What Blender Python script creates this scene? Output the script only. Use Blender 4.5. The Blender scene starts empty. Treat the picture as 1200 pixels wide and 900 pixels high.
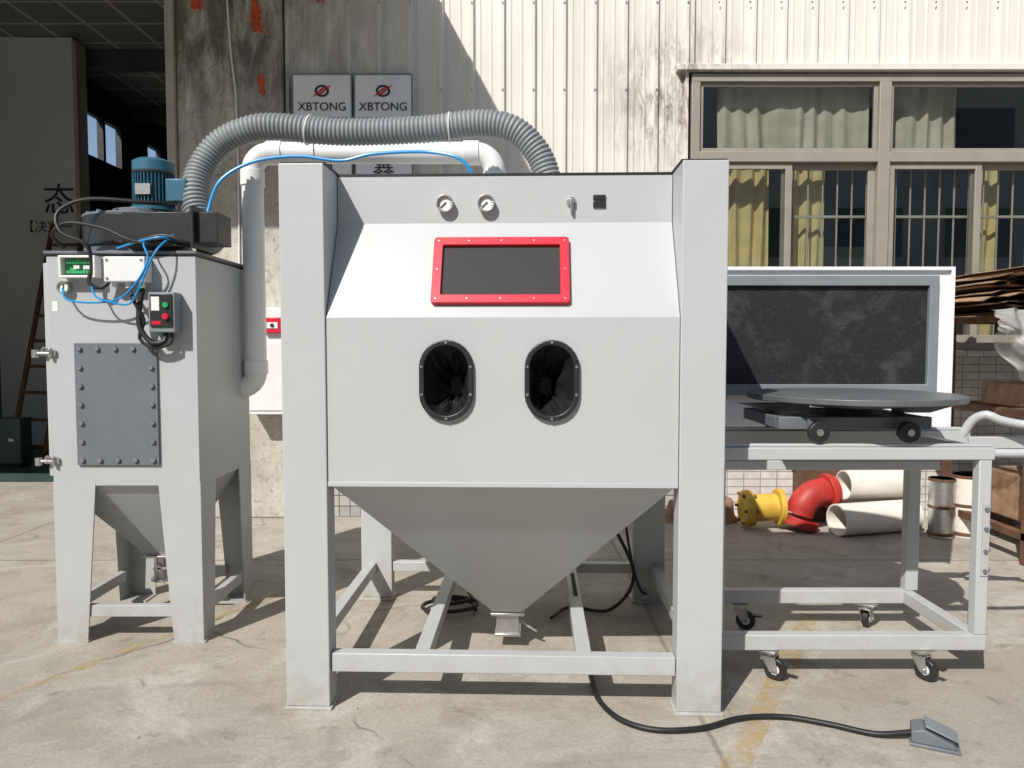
import bpy, bmesh, math, random
from mathutils import Vector, Matrix, noise
random.seed(7)
S=bpy.context.scene
rad=math.radians
# ---------------------------------------------------------------- materials
def nmat(name):
    m=bpy.data.materials.new(name); m.use_nodes=True
    nt=m.node_tree; b=nt.nodes['Principled BSDF']
    return m,nt,b
def N(nt,t,**k):
    n=nt.nodes.new(t)
    for a,v in k.items(): setattr(n,a,v)
    return n
def noise_n(nt,vec,scale,detail=4,rough=.6,dist=0):
    n=N(nt,'ShaderNodeTexNoise'); n.inputs['Scale'].default_value=scale
    n.inputs['Detail'].default_value=min(detail,6); n.inputs['Roughness'].default_value=rough
    n.inputs['Distortion'].default_value=dist
    nt.links.new(vec,n.inputs['Vector']); return n.outputs['Fac']
def ramp(nt,fac,a,b,ca=(0,0,0,1),cb=(1,1,1,1)):
    r=N(nt,'ShaderNodeValToRGB'); e=r.color_ramp.elements
    e[0].position=a; e[1].position=b; e[0].color=ca; e[1].color=cb
    nt.links.new(fac,r.inputs['Fac']); return r.outputs['Color']
def mixc(nt,fac,a,b,mode='MIX'):
    m=N(nt,'ShaderNodeMix',data_type='RGBA',blend_type=mode)
    if isinstance(fac,(int,float)): m.inputs[0].default_value=fac
    else: nt.links.new(fac,m.inputs[0])
    for i,v in ((6,a),(7,b)):
        if isinstance(v,tuple): m.inputs[i].default_value=(v+(1,))[:4]
        else: nt.links.new(v,m.inputs[i])
    return m.outputs[2]
def mathn(nt,op,a,b=0.0):
    m=N(nt,'ShaderNodeMath',operation=op)
    for i,v in ((0,a),(1,b)):
        if isinstance(v,(int,float)): m.inputs[i].default_value=v
        else: nt.links.new(v,m.inputs[i])
    return m.outputs[0]
def coords(nt,scale=(1,1,1)):
    g=N(nt,'ShaderNodeNewGeometry'); mp=N(nt,'ShaderNodeMapping')
    mp.inputs['Scale'].default_value=scale
    nt.links.new(g.outputs['Position'],mp.inputs['Vector']); return mp.outputs['Vector']
def bump(nt,b,h,strength,dist=.01):
    bn=N(nt,'ShaderNodeBump'); bn.inputs['Strength'].default_value=strength; bn.inputs['Distance'].default_value=dist
    nt.links.new(h,bn.inputs['Height']); nt.links.new(bn.outputs['Normal'],b.inputs['Normal'])
def c(t): return tuple(t)+(1,)
def paint(name,col,rough=.45,var=.06,scale=3,bumps=.05,metal=0,bscale=250,dirt=0,dcol=(.12,.1,.08),foot=0):
    m,nt,b=nmat(name); v=coords(nt)
    n=noise_n(nt,v,scale,3)
    lo=tuple(max(0,x*(1-var)) for x in col); hi=tuple(min(1,x*(1+var)) for x in col)
    colr=ramp(nt,n,.3,.7,c(lo),c(hi))
    if dirt>0:
        d=noise_n(nt,v,scale*4,6,.75,.4)
        df=ramp(nt,d,.55,.78); dm=mathn(nt,'MULTIPLY',df,dirt)
        colr=mixc(nt,dm,colr,tuple(dcol))
    if foot>0:   # settled yard dust low on the steelwork
        sp=N(nt,'ShaderNodeSeparateXYZ'); nt.links.new(v,sp.inputs[0])
        mr=N(nt,'ShaderNodeMapRange'); mr.inputs['From Min'].default_value=.28; mr.inputs['From Max'].default_value=.0
        nt.links.new(sp.outputs['Z'],mr.inputs['Value'])
        nn=ramp(nt,noise_n(nt,v,11,6,.75,.3),.34,.66)
        colr=mixc(nt,mathn(nt,'MULTIPLY',mathn(nt,'MULTIPLY',mr.outputs[0],nn),foot),colr,(.33,.29,.23))
    nt.links.new(colr,b.inputs['Base Color'])
    b.inputs['Metallic'].default_value=metal
    r2=noise_n(nt,v,scale*5,3); rr=N(nt,'ShaderNodeMapRange')
    rr.inputs['To Min'].default_value=max(.03,rough-.08); rr.inputs['To Max'].default_value=min(1,rough+.1)
    nt.links.new(r2,rr.inputs['Value']); nt.links.new(rr.outputs[0],b.inputs['Roughness'])
    if bumps>0: bump(nt,b,noise_n(nt,v,bscale,1),bumps,.002)
    return m
GREY=paint('cabinet_grey_paint',(.46,.478,.482),.4,.035,1.6,.14,bscale=300,dirt=.14,dcol=(.36,.36,.34),foot=.8)
GREY_COL=paint('collector_grey_paint',(.43,.448,.455),.4,.04,2,.14,bscale=300,dirt=.2,dcol=(.31,.31,.29),foot=.8)
DGREY=paint('dark_grey_paint',(.135,.15,.17),.5,.08,5,.1)
MGREY=paint('frame_grey_paint',(.2,.23,.24),.5,.08,5,.1)
BLACK=paint('black_rubber',(.012,.012,.013),.5,.2,20,.1)
BLKPL=paint('black_plastic',(.02,.021,.023),.4,.2,20,.05)
RED=paint('red_paint',(.60,.012,.035),.35,.06,10,.04)
STEEL=paint('zinc_steel',(.55,.55,.54),.35,.12,30,.05,metal=.9)
BOLT=paint('bolt_steel',(.45,.45,.46),.35,.12,30,.0,metal=.8)
PVC=paint('white_pvc',(.76,.77,.76),.35,.05,4,.02,dirt=.3,dcol=(.5,.48,.42))
PVCD=paint('old_pvc',(.74,.70,.63),.5,.08,5,.05,dirt=.6,dcol=(.38,.31,.22))
HOSE=paint('grey_hose',(.25,.265,.27),.45,.08,6,.02,dirt=.2)
BLUE=paint('blue_tube',(.01,.27,.62),.3,.05,10,0)
TEAL=paint('motor_teal',(.035,.13,.19),.4,.08,10,.05)
WHITE=paint('white_plastic',(.74,.745,.73),.4,.03,5,.02,dirt=.1,dcol=(.5,.48,.42))
WHITE2=paint('white_panel',(.8,.81,.84),.4,.03,4,.03,dirt=.2,dcol=(.6,.6,.66))
GREEN=paint('green_pcb',(.05,.4,.15),.5,.25,80,0)
BTNG=paint('green_button',(.02,.35,.1),.3,.05,5,0)
RUST=paint('rusted_steel',(.13,.065,.035),.8,.35,12,.3,dirt=.6,dcol=(.05,.03,.02))
CARDB=paint('brown_sheets',(.32,.2,.12),.8,.35,14,.2,dirt=.5,dcol=(.1,.06,.04))
TAUPE=paint('window_frame_paint',(.30,.27,.225),.5,.08,6,.05,dirt=.3)
JAMB=paint('jamb_paint',(.4,.36,.3),.6,.1,5,.1,dirt=.4)
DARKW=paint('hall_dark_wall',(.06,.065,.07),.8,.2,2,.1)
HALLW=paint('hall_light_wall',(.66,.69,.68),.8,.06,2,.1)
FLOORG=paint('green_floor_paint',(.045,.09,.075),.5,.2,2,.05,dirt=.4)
CURT=paint('curtain_cloth',(.70,.57,.28),.9,.15,6,.1,dirt=.3,dcol=(.3,.24,.12))
CURT2=paint('pale_curtain_cloth',(.6,.56,.44),.9,.15,6,.1,dirt=.3,dcol=(.3,.24,.12))
YELLOW=paint('yellow_coupling',(.62,.38,.05),.6,.2,10,.1,dirt=.8,dcol=(.25,.16,.08))
REDP=paint('red_pipe_paint',(.42,.03,.022),.5,.2,10,.15,dirt=.6,dcol=(.12,.05,.03))
NAVY=paint('navy_text',(.02,.03,.08),.6,.05,5,0)
TXT=paint('black_text',(.02,.02,.035),.6,.05,5,0)
DISC=paint('turntable_steel',(.14,.15,.155),.45,.15,10,.05,metal=.3,dirt=.3,dcol=(.3,.3,.3))
CANOPY=paint('canopy_sheet',(.4,.42,.42),.6,.1,3,.1)
OPP=paint('opposite_wall_paint',(.4,.39,.36),.8,.15,.6,.1)
OPPW=paint('opposite_glass',(.03,.035,.04),.15,.1,1,0)
BLKSHEET=paint('wall_backing',(.2,.2,.2),.9,.05,2,0)
def mat_graffiti():
    m=bpy.data.materials.new('faded_orange_spray'); m.use_nodes=True; nt=m.node_tree; b=nt.nodes['Principled BSDF']; o=nt.nodes['Material Output']
    b.inputs['Base Color'].default_value=(.62,.09,.035,1); b.inputs['Roughness'].default_value=.8
    a=ramp(nt,noise_n(nt,coords(nt,(1,1,.5)),22,6,.8,.5),.36,.52)
    tr=N(nt,'ShaderNodeBsdfTransparent'); mx=N(nt,'ShaderNodeMixShader'); nt.links.new(a,mx.inputs[0])
    nt.links.new(tr.outputs[0],mx.inputs[1]); nt.links.new(b.outputs[0],mx.inputs[2]); nt.links.new(mx.outputs[0],o.inputs[0]); return m
ORANGE=mat_graffiti()
def mat_rubber():
    m,nt,b=nmat('chalky_rubber_sheet'); v=coords(nt,(1,1,1)); v2=coords(nt,(1,1,3))
    a=ramp(nt,noise_n(nt,v,5,6,.7,1.2),.48,.75)
    s=ramp(nt,noise_n(nt,v2,18,6,.8,2.5),.55,.8)
    f=mathn(nt,'MULTIPLY',mathn(nt,'ADD',mathn(nt,'MULTIPLY',a,.5),s),.2)
    nt.links.new(mixc(nt,f,(.012,.013,.016),(.45,.46,.47)),b.inputs['Base Color'])
    b.inputs['Roughness'].default_value=.6; bump(nt,b,noise_n(nt,v,30,4),.15,.01); return m
RUBBER=mat_rubber()
def mat_ground():
    m,nt,b=nmat('concrete_ground'); v=coords(nt)
    big=noise_n(nt,v,.55,5,.6,.4); mid=noise_n(nt,v,2.6,6,.7,.6); fine=noise_n(nt,v,60,5,.75); grit=noise_n(nt,v,320,2,.6)
    base=ramp(nt,big,.3,.7,(.385,.335,.265,1),(.525,.475,.40,1))
    base=mixc(nt,mathn(nt,'MULTIPLY',ramp(nt,mid,.46,.66),.65),base,(.27,.23,.175))
    base=mixc(nt,mathn(nt,'MULTIPLY',ramp(nt,noise_n(nt,v,1.4,6,.75,1.5),.52,.62),.5),base,(.62,.585,.52))
    base=mixc(nt,mathn(nt,'MULTIPLY',ramp(nt,fine,.35,.72),.5),base,(.22,.195,.16))
    base=mixc(nt,mathn(nt,'MULTIPLY',ramp(nt,noise_n(nt,v,7,5,.65,.5),.60,.72),.65),base,(.15,.13,.10))
    base=mixc(nt,mathn(nt,'MULTIPLY',ramp(nt,noise_n(nt,coords(nt,(.8,3.2,1)),1.1,5,.7,.8),.56,.7),.35),base,(.17,.145,.115))
    base=mixc(nt,mathn(nt,'MULTIPLY',ramp(nt,noise_n(nt,v,130,2,.5),.66,.72),.6),base,(.1,.085,.07))
    vo=N(nt,'ShaderNodeTexVoronoi',feature='DISTANCE_TO_EDGE'); vo.inputs['Scale'].default_value=.42
    nz=N(nt,'ShaderNodeTexNoise'); nz.inputs['Scale'].default_value=3; nz.inputs['Detail'].default_value=6
    nt.links.new(v,nz.inputs['Vector'])
    add=N(nt,'ShaderNodeMix',data_type='RGBA',blend_type='ADD'); add.inputs[0].default_value=.25
    nt.links.new(v,add.inputs[6]); nt.links.new(nz.outputs['Color'],add.inputs[7])
    nt.links.new(add.outputs[2],vo.inputs['Vector'])
    crack=ramp(nt,vo.outputs['Distance'],.001,.0045,(1,1,1,1),(0,0,0,1))
    cm=mathn(nt,'MULTIPLY',crack,ramp(nt,noise_n(nt,v,1.1,3),.5,.62))
    base=mixc(nt,mathn(nt,'MULTIPLY',cm,.75),base,(.09,.08,.07))
    sp=N(nt,'ShaderNodeSeparateXYZ'); nt.links.new(v,sp.inputs[0])
    wob=mathn(nt,'MULTIPLY',noise_n(nt,v,5,4),.02)
    jy=mathn(nt,'ABSOLUTE',mathn(nt,'SUBTRACT',mathn(nt,'FRACT',mathn(nt,'DIVIDE',mathn(nt,'ADD',sp.outputs['Y'],mathn(nt,'ADD',wob,2.9)),5.0)),.5))
    jx=mathn(nt,'ABSOLUTE',mathn(nt,'SUBTRACT',mathn(nt,'FRACT',mathn(nt,'DIVIDE',mathn(nt,'ADD',sp.outputs['X'],mathn(nt,'ADD',wob,5.6)),4.2)),.5))
    j=mathn(nt,'MINIMUM',jx,jy); jm=ramp(nt,j,.0006,.0018,(1,1,1,1),(0,0,0,1))
    base=mixc(nt,mathn(nt,'MULTIPLY',jm,.6),base,(.12,.105,.085))
    nt.links.new(base,b.inputs['Base Color']); b.inputs['Roughness'].default_value=.85
    h=mathn(nt,'ADD',mathn(nt,'MULTIPLY',fine,.8),mathn(nt,'MULTIPLY',grit,.6))
    h=mathn(nt,'SUBTRACT',h,mathn(nt,'ADD',cm,jm)); bump(nt,b,h,.6,.008); return m
GROUND=mat_ground()
def mat_siding():
    m,nt,b=nmat('cream_steel_siding'); v=coords(nt); vs=coords(nt,(9,9,.45))
    sp=N(nt,'ShaderNodeSeparateXYZ'); nt.links.new(v,sp.inputs[0])
    base=ramp(nt,noise_n(nt,v,1.2,3),.3,.7,(.68,.65,.58,1),(.77,.745,.68,1))
    st=ramp(nt,noise_n(nt,vs,1.3,6,.7,.3),.5,.75)
    base=mixc(nt,mathn(nt,'MULTIPLY',st,.24),base,(.38,.33,.25))
    mr=N(nt,'ShaderNodeMapRange'); mr.inputs['From Min'].default_value=-.7; mr.inputs['From Max'].default_value=-1.8
    nt.links.new(sp.outputs['X'],mr.inputs['Value'])
    g2=ramp(nt,noise_n(nt,coords(nt,(3,3,.9)),2.2,6,.75,.5),.38,.62)
    base=mixc(nt,mathn(nt,'MULTIPLY',mathn(nt,'MULTIPLY',mr.outputs[0],g2),.75),base,(.15,.13,.105))
    mx=N(nt,'ShaderNodeMapRange'); mx.inputs['From Min'].default_value=.75; mx.inputs['From Max'].default_value=.1
    vd=N(nt,'ShaderNodeVectorMath',operation='DISTANCE'); nt.links.new(v,vd.inputs[0]); vd.inputs[1].default_value=(1.28,5.76,3.25)
    nt.links.new(vd.outputs['Value'],mx.inputs['Value'])
    g3=ramp(nt,noise_n(nt,coords(nt,(6,6,1.5)),3,6,.8,.6),.42,.62)
    base=mixc(nt,mathn(nt,'MULTIPLY',mathn(nt,'MULTIPLY',mx.outputs[0],g3),.9),base,(.12,.07,.04))
    nt.links.new(base,b.inputs['Base Color']); b.inputs['Roughness'].default_value=.55
    bump(nt,b,noise_n(nt,v,5,3),.15,.01); return m
SIDING=mat_siding()
def mat_plaster():
    m,nt,b=nmat('stained_plaster'); v=coords(nt); vs=coords(nt,(3,3,.8))
    sp=N(nt,'ShaderNodeSeparateXYZ'); nt.links.new(v,sp.inputs[0])
    base=ramp(nt,noise_n(nt,v,2,5,.7),.35,.65,(.48,.44,.36,1),(.64,.60,.52,1))
    up=N(nt,'ShaderNodeMapRange'); up.inputs['From Min'].default_value=2.6; up.inputs['From Max'].default_value=3.5
    up.inputs['To Min'].default_value=.25; nt.links.new(sp.outputs['Z'],up.inputs['Value'])
    base=mixc(nt,mathn(nt,'MULTIPLY',ramp(nt,noise_n(nt,vs,2.0,6,.75,.8),.36,.58),up.outputs[0]),base,(.15,.14,.12))
    base=mixc(nt,mathn(nt,'MULTIPLY',ramp(nt,noise_n(nt,v,14,6,.8,1),.52,.66),.55),base,(.08,.07,.06))
    nt.links.new(base,b.inputs['Base Color']); b.inputs['Roughness'].default_value=.85
    bump(nt,b,noise_n(nt,v,40,5,.7),.5,.008); return m
PLASTER=mat_plaster()
def mat_tile(name,tw,th,ca,cb,mo):
    m,nt,b=nmat(name); v=coords(nt)
    sp=N(nt,'ShaderNodeSeparateXYZ'); nt.links.new(v,sp.inputs[0])
    cb_=N(nt,'ShaderNodeCombineXYZ'); nt.links.new(sp.outputs['X'],cb_.inputs[0]); nt.links.new(sp.outputs['Z'],cb_.inputs[1])
    t=N(nt,'ShaderNodeTexBrick'); t.offset=0; t.inputs['Scale'].default_value=1
    t.inputs['Brick Width'].default_value=tw; t.inputs['Row Height'].default_value=th
    t.inputs['Mortar Size'].default_value=.004; t.inputs['Color1'].default_value=c(ca); t.inputs['Color2'].default_value=c(cb); t.inputs['Mortar'].default_value=c(mo)
    nt.links.new(cb_.outputs[0],t.inputs['Vector'])
    d=ramp(nt,noise_n(nt,v,4,6,.75,.5),.45,.7)
    nt.links.new(mixc(nt,mathn(nt,'MULTIPLY',d,.45),t.outputs['Color'],(.2,.17,.13)),b.inputs['Base Color'])
    b.inputs['Roughness'].default_value=.4
    bump(nt,b,mathn(nt,'SUBTRACT',1.0,t.outputs['Fac']),.5,.004); return m
TILE=mat_tile('plinth_tile',.085,.085,(.45,.44,.41),(.36,.35,.33),(.1,.09,.08))
TILE2=mat_tile('pale_wall_tile',.13,.06,(.72,.70,.66),(.63,.61,.57),(.32,.29,.24))
def mat_ceiling():
    m,nt,b=nmat('ceiling_panels'); v=coords(nt)
    t=N(nt,'ShaderNodeTexBrick'); t.offset=0; t.inputs['Scale'].default_value=1
    t.inputs['Brick Width'].default_value=.6; t.inputs['Row Height'].default_value=.6; t.inputs['Mortar Size'].default_value=.025
    t.inputs['Color1'].default_value=(.22,.23,.23,1); t.inputs['Color2'].default_value=(.17,.18,.18,1); t.inputs['Mortar'].default_value=(.5,.5,.5,1)
    nt.links.new(v,t.inputs['Vector']); nt.links.new(t.outputs['Color'],b.inputs['Base Color']); b.inputs['Roughness'].default_value=.8; return m
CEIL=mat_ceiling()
def mat_glass(name,tint,refl):
    m=bpy.data.materials.new(name); m.use_nodes=True; nt=m.node_tree; nt.nodes.clear()
    o=N(nt,'ShaderNodeOutputMaterial'); tr=N(nt,'ShaderNodeBsdfTransparent'); tr.inputs[0].default_value=c(tint)
    g=N(nt,'ShaderNodeBsdfGlossy'); g.inputs['Roughness'].default_value=.02; g.inputs[0].default_value=(.9,.92,.95,1)
    mx=N(nt,'ShaderNodeMixShader'); mx.inputs[0].default_value=refl
    nt.links.new(tr.outputs[0],mx.inputs[1]); nt.links.new(g.outputs[0],mx.inputs[2]); nt.links.new(mx.outputs[0],o.inputs[0])
    return m
GLASS=mat_glass('window_glass',(.72,.75,.73),.20)
def mat_plastic():
    m=bpy.data.materials.new('clear_plastic_film'); m.use_nodes=True; nt=m.node_tree; b=nt.nodes['Principled BSDF']
    b.inputs['Base Color'].default_value=(.68,.67,.64,1); b.inputs['Roughness'].default_value=.22
    b.inputs['Alpha'].default_value=.42; return m
FILM=mat_plastic()
VIEW,nt_,b_=nmat('view_window_glass'); b_.inputs['Base Color'].default_value=(.055,.053,.05,1); b_.inputs['Roughness'].default_value=.12
GFACE,nt_,b_=nmat('gauge_face'); b_.inputs['Base Color'].default_value=(.8,.8,.78,1); b_.inputs['Roughness'].default_value=.2
def mat_line():
    m=bpy.data.materials.new('worn_yellow_paint'); m.use_nodes=True; nt=m.node_tree; b=nt.nodes['Principled BSDF']; o=nt.nodes['Material Output']
    b.inputs['Base Color'].default_value=(.55,.37,.12,1); b.inputs['Roughness'].default_value=.8
    v=coords(nt); a=ramp(nt,noise_n(nt,v,12,6,.8,.6),.42,.62); a=mathn(nt,'MULTIPLY',a,.5)
    tr=N(nt,'ShaderNodeBsdfTransparent'); mx=N(nt,'ShaderNodeMixShader'); nt.links.new(a,mx.inputs[0])
    nt.links.new(tr.outputs[0],mx.inputs[1]); nt.links.new(b.outputs[0],mx.inputs[2]); nt.links.new(mx.outputs[0],o.inputs[0]); return m
LINE=mat_line()
# ---------------------------------------------------------------- geometry parts
def P_box(x0,x1,y0,y1,z0,z1):
    v=[(x,y,z) for x in (x0,x1) for y in (y0,y1) for z in (z0,z1)]
    return v,[(0,1,3,2),(4,6,7,5),(0,4,5,1),(2,3,7,6),(0,2,6,4),(1,5,7,3)]
def P_prism(poly,axis,a,b):
    f={'x':lambda u,v,t:(t,u,v),'y':lambda u,v,t:(u,t,v),'z':lambda u,v,t:(u,v,t)}[axis]
    n=len(poly); vs=[f(u,v,a) for u,v in poly]+[f(u,v,b) for u,v in poly]
    return vs,[tuple(range(n)),tuple(range(2*n-1,n-1,-1))]+[(i,(i+1)%n,n+(i+1)%n,n+i) for i in range(n)]
def P_hull8(bot,top):
    n=len(bot); return list(bot)+list(top),[tuple(range(n))[::-1],tuple(range(n,2*n))]+[(i,(i+1)%n,n+(i+1)%n,n+i) for i in range(n)]
def frame(d):
    d=Vector(d).normalized(); a=Vector((0,0,1)) if abs(d.z)<.9 else Vector((1,0,0))
    u=d.cross(a).normalized(); return u,d.cross(u).normalized()
def P_cyl(p0,p1,r,n=24,r2=None):
    p0=Vector(p0);p1=Vector(p1); u,w=frame(p1-p0); r2=r if r2 is None else r2
    vs=[tuple(p+(u*math.cos(2*math.pi*i/n)+w*math.sin(2*math.pi*i/n))*q) for p,q in ((p0,r),(p1,r2)) for i in range(n)]
    return vs,[tuple(range(n))[::-1],tuple(range(n,2*n))]+[(i,(i+1)%n,n+(i+1)%n,n+i) for i in range(n)]
def spline(pts,step):
    pts=[Vector(p) for p in pts]; P=[pts[0]*2-pts[1]]+pts+[pts[-1]*2-pts[-2]]; out=[]
    for i in range(1,len(P)-2):
        a,b,c_,d=P[i-1:i+3]; L=(c_-b).length; k=max(2,int(L/step))
        for j in range(k):
            t=j/k; out.append(.5*((2*b)+(c_-a)*t+(2*a-5*b+4*c_-d)*t*t+(3*b-a-3*c_+d)*t**3))
    out.append(pts[-1]); return out
def P_tube(pts,r,n=12,step=.02,smooth=True,rf=None,caps=True):
    p=spline(pts,step) if smooth else [Vector(q) for q in pts]
    if rf:
        q=[p[0]]; acc=0
        for i in range(1,len(p)):
            seg=p[i]-p[i-1]; L=seg.length; t=step-acc
            while t<=L: q.append(p[i-1]+seg*(t/L)); t+=step
            acc=(acc+L)%step
        p=q
    vs=[];fs=[]; t=(p[1]-p[0]).normalized(); u,_=frame(t)
    for i,q in enumerate(p):
        t=(p[min(i+1,len(p)-1)]-p[max(i-1,0)]).normalized(); u=(u-t*u.dot(t)).normalized(); w=t.cross(u)
        R=rf(i) if rf else r
        vs+= [tuple(q+(u*math.cos(2*math.pi*k/n)+w*math.sin(2*math.pi*k/n))*R) for k in range(n)]
    for i in range(len(p)-1):
        for k in range(n): fs.append((i*n+k,i*n+(k+1)%n,(i+1)*n+(k+1)%n,(i+1)*n+k))
    if caps: fs.append(tuple(range(n))[::-1]); fs.append(tuple(range(len(vs)-n,len(vs))))
    return vs,fs
def P_ring(outer,inner,axis,a,b):
    f={'x':lambda u,v,t:(t,u,v),'y':lambda u,v,t:(u,t,v),'z':lambda u,v,t:(u,v,t)}[axis]; n=len(outer)
    vs=[f(u,v,a) for u,v in outer]+[f(u,v,a) for u,v in inner]+[f(u,v,b) for u,v in outer]+[f(u,v,b) for u,v in inner]; fs=[]
    for i in range(n):
        j=(i+1)%n; fs+=[(i,j,n+j,n+i),(2*n+i,3*n+i,3*n+j,2*n+j),(i,2*n+i,2*n+j,j),(n+i,n+j,3*n+j,3*n+i)]
    return vs,fs
def circ(cx,cy,r,n=32): return [(cx+r*math.cos(2*math.pi*i/n),cy+r*math.sin(2*math.pi*i/n)) for i in range(n)]
def stad(cx,cy,w,h,n=12):
    r=w/2; o=[]
    for i in range(n+1): a=math.pi*i/n; o.append((cx+r*math.cos(a),cy+h/2-r+r*math.sin(a)))
    for i in range(n+1): a=math.pi+math.pi*i/n; o.append((cx+r*math.cos(a),cy-h/2+r+r*math.sin(a)))
    return o
def P_hex(cx,cy,y0,y1,r):
    return P_prism([(cx+r*math.cos(math.pi/3*i+.3),cy+r*math.sin(math.pi/3*i+.3)) for i in range(6)],'y',y0,y1)
def xf(part,M): return [tuple(M@Vector(v)) for v in part[0]],part[1]
GR=[]
def group(name,loc=None,rot=0):
    e=bpy.data.objects.new(name,None); S.collection.objects.link(e); e.empty_display_size=.2
    if loc is not None: e.location=loc; e.rotation_euler=(0,0,rot)
    else: GR.append(e)
    return e
def obj(name,parts,mat,parent=None,bevel=0,smooth=True,ang=35,seg=2):
    vs=[];fs=[]
    for v,f in parts:
        o=len(vs); vs+=v; fs+=[tuple(i+o for i in q) for q in f]
    me=bpy.data.meshes.new(name); me.from_pydata(vs,[],fs)
    bm=bmesh.new(); bm.from_mesh(me); bmesh.ops.recalc_face_normals(bm,faces=bm.faces); bm.to_mesh(me); bm.free()
    if smooth:
        for p in me.polygons: p.use_smooth=True
        me.set_sharp_from_angle(angle=rad(ang))
    me.materials.append(mat)
    ob=bpy.data.objects.new(name,me); S.collection.objects.link(ob)
    if parent is not None: ob.parent=parent
    if bevel:
        b=ob.modifiers.new('bevel','BEVEL'); b.width=bevel; b.segments=seg; b.limit_method='ANGLE'; b.angle_limit=rad(40)
    return ob
def text(name,s,loc,size,mat,parent,rot=(90,0,0),sx=1):
    cu=bpy.data.curves.new(name,'FONT'); cu.body=s; cu.size=size; cu.extrude=.0015; cu.align_x='CENTER'; cu.align_y='CENTER'
    cu.materials.append(mat); o=bpy.data.objects.new(name,cu); S.collection.objects.link(o)
    o.location=loc; o.rotation_euler=[rad(a) for a in rot]; o.scale=(sx,1,1); o.parent=parent; return o
# ---------------------------------------------------------------- world, sun, camera
AZ,EL=32,44
w=bpy.data.worlds.new('World'); S.world=w; w.use_nodes=True
bg=w.node_tree.nodes['Background']; sk=w.node_tree.nodes.new('ShaderNodeTexSky'); sk.sky_type='NISHITA'; sk.sun_disc=False
sk.sun_elevation=rad(EL); sk.sun_rotation=rad(180+AZ); w.node_tree.links.new(sk.outputs[0],bg.inputs[0]); bg.inputs[1].default_value=.115
sl=bpy.data.lights.new('sun','SUN'); sl.energy=5.0; sl.angle=rad(.5); sl.color=(1,.96,.90); so=bpy.data.objects.new('sun',sl); S.collection.objects.link(so)
so.rotation_euler=Vector((math.sin(rad(AZ))*math.cos(rad(EL)),math.cos(rad(AZ))*math.cos(rad(EL)),-math.sin(rad(EL)))).to_track_quat('-Z','Y').to_euler(); so.location=(-4,-6,8)
cam=bpy.data.cameras.new('camera'); cam.lens=26; cam.sensor_width=36; cam.clip_end=600; cam.clip_start=.05
co=bpy.data.objects.new('camera',cam); S.collection.objects.link(co); co.location=(0,0,1.35); co.rotation_euler=(rad(87),0,0); S.camera=co
S.view_settings.view_transform='Standard'; S.view_settings.look='None'; S.view_settings.exposure=0
# ---------------------------------------------------------------- ground
obj('ground',[([(-150,-150,0),(150,-150,0),(150,150,0),(-150,150,0)],[(0,1,2,3)])],GROUND)
g=group('painted_ground_line')
def strip(p,q,wd):
    p=Vector(p);q=Vector(q); n=Vector((-(q-p).y,(q-p).x)).normalized()*wd/2
    return [(p.x+n.x,p.y+n.y,.004),(q.x+n.x,q.y+n.y,.004),(q.x-n.x,q.y-n.y,.004),(p.x-n.x,p.y-n.y,.004)],[(0,1,2,3)]
obj('right_line',[strip((.45,1.85),(1.50,3.65),.085)],LINE,g); obj('left_line',[strip((-2.35,2.1),(-1.2,4.05),.04)],LINE,g)
# ---------------------------------------------------------------- factory building
WY=5.79
F=group('factory_building')
def siding(x0,x1,z0,z1):
    prof=[]; x=x0; pitch=.235
    while x<x1-.001:
        for dx,dy in ((0,0),(.012,-.028),(.034,-.028),(.046,0),(.075,0),(.08,-.006),(.09,-.006),(.095,0),(.16,0),(.165,-.006),(.175,-.006),(.18,0)):
            if x+dx<x1: prof.append((x+dx,WY-.004+dy))
        x+=pitch
    prof.append((x1,WY-.004)); n=len(prof)
    vs=[(a,b,z0) for a,b in prof]+[(a,b,z1) for a,b in prof]
    return vs,[(i,i+1,n+i+1,n+i) for i in range(n-1)]
WX0,WX1,WZ0,WZ1=1.374,4.34,1.31,3.42
obj('siding',[siding(-1.74,WX0-.02,.82,5.3),siding(WX0-.02,7,WZ1+.06,5.3)],SIDING,F,smooth=False)
scr=[]
for z in (1.6,2.45,3.3,3.95):
    x=-1.74+.023
    while x<7:
        if (x<WX0-.05 or z>3.5): scr.append(P_cyl((x,WY-.032,z+.0),(x,WY-.038,z),.008,8))
        x+=.235
obj('siding_screws',scr,BOLT,F)
obj('wall_core',[P_box(-1.74,WX0-.03,WY,WY+.12,0,5.3),P_box(WX0-.03,7,WY,WY+.12,WZ1+.04,5.3),P_box(WX0-.03,7,WY,WY+.12,0,WZ0-.03),P_box(WX1+.03,7,WY,WY+.12,WZ0-.03,WZ1+.04)],BLKSHEET,F)
obj('plinth',[P_box(-1.745,WX0-.03,WY-.025,WY,0,.815)],TILE,F)
obj('under_window_tiles',[P_box(WX0-.03,7,WY-.03,WY,0,WZ0-.03),P_box(WX1+.06,7,WY-.03,WY,WZ0-.03,WZ1)],TILE2,F)
obj('door_pilaster',[P_box(-2.55,-1.745,WY-.06,WY+.25,0,5.3)],PLASTER,F,bevel=.01)
obj('door_jamb',[P_box(-2.62,-2.553,WY-.09,WY+.3,0,4.3)],JAMB,F,bevel=.006)
obj('front_wall_over_door',[P_box(-7,-2.55,WY,WY+.2,4.3,5.3),P_box(-12,-7,WY,WY+.2,0,5.3)],PLASTER,F)
obj('canopy',[P_box(-9.5,-.79,3.9,WY-.06,4.33,4.4)],CANOPY,F)
obj('window_ledge',[P_box(WX0-.12,WX1+.1,WY-.075,WY-.004,WZ1+.015,WZ1+.06)],SIDING,F,bevel=.004)
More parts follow.
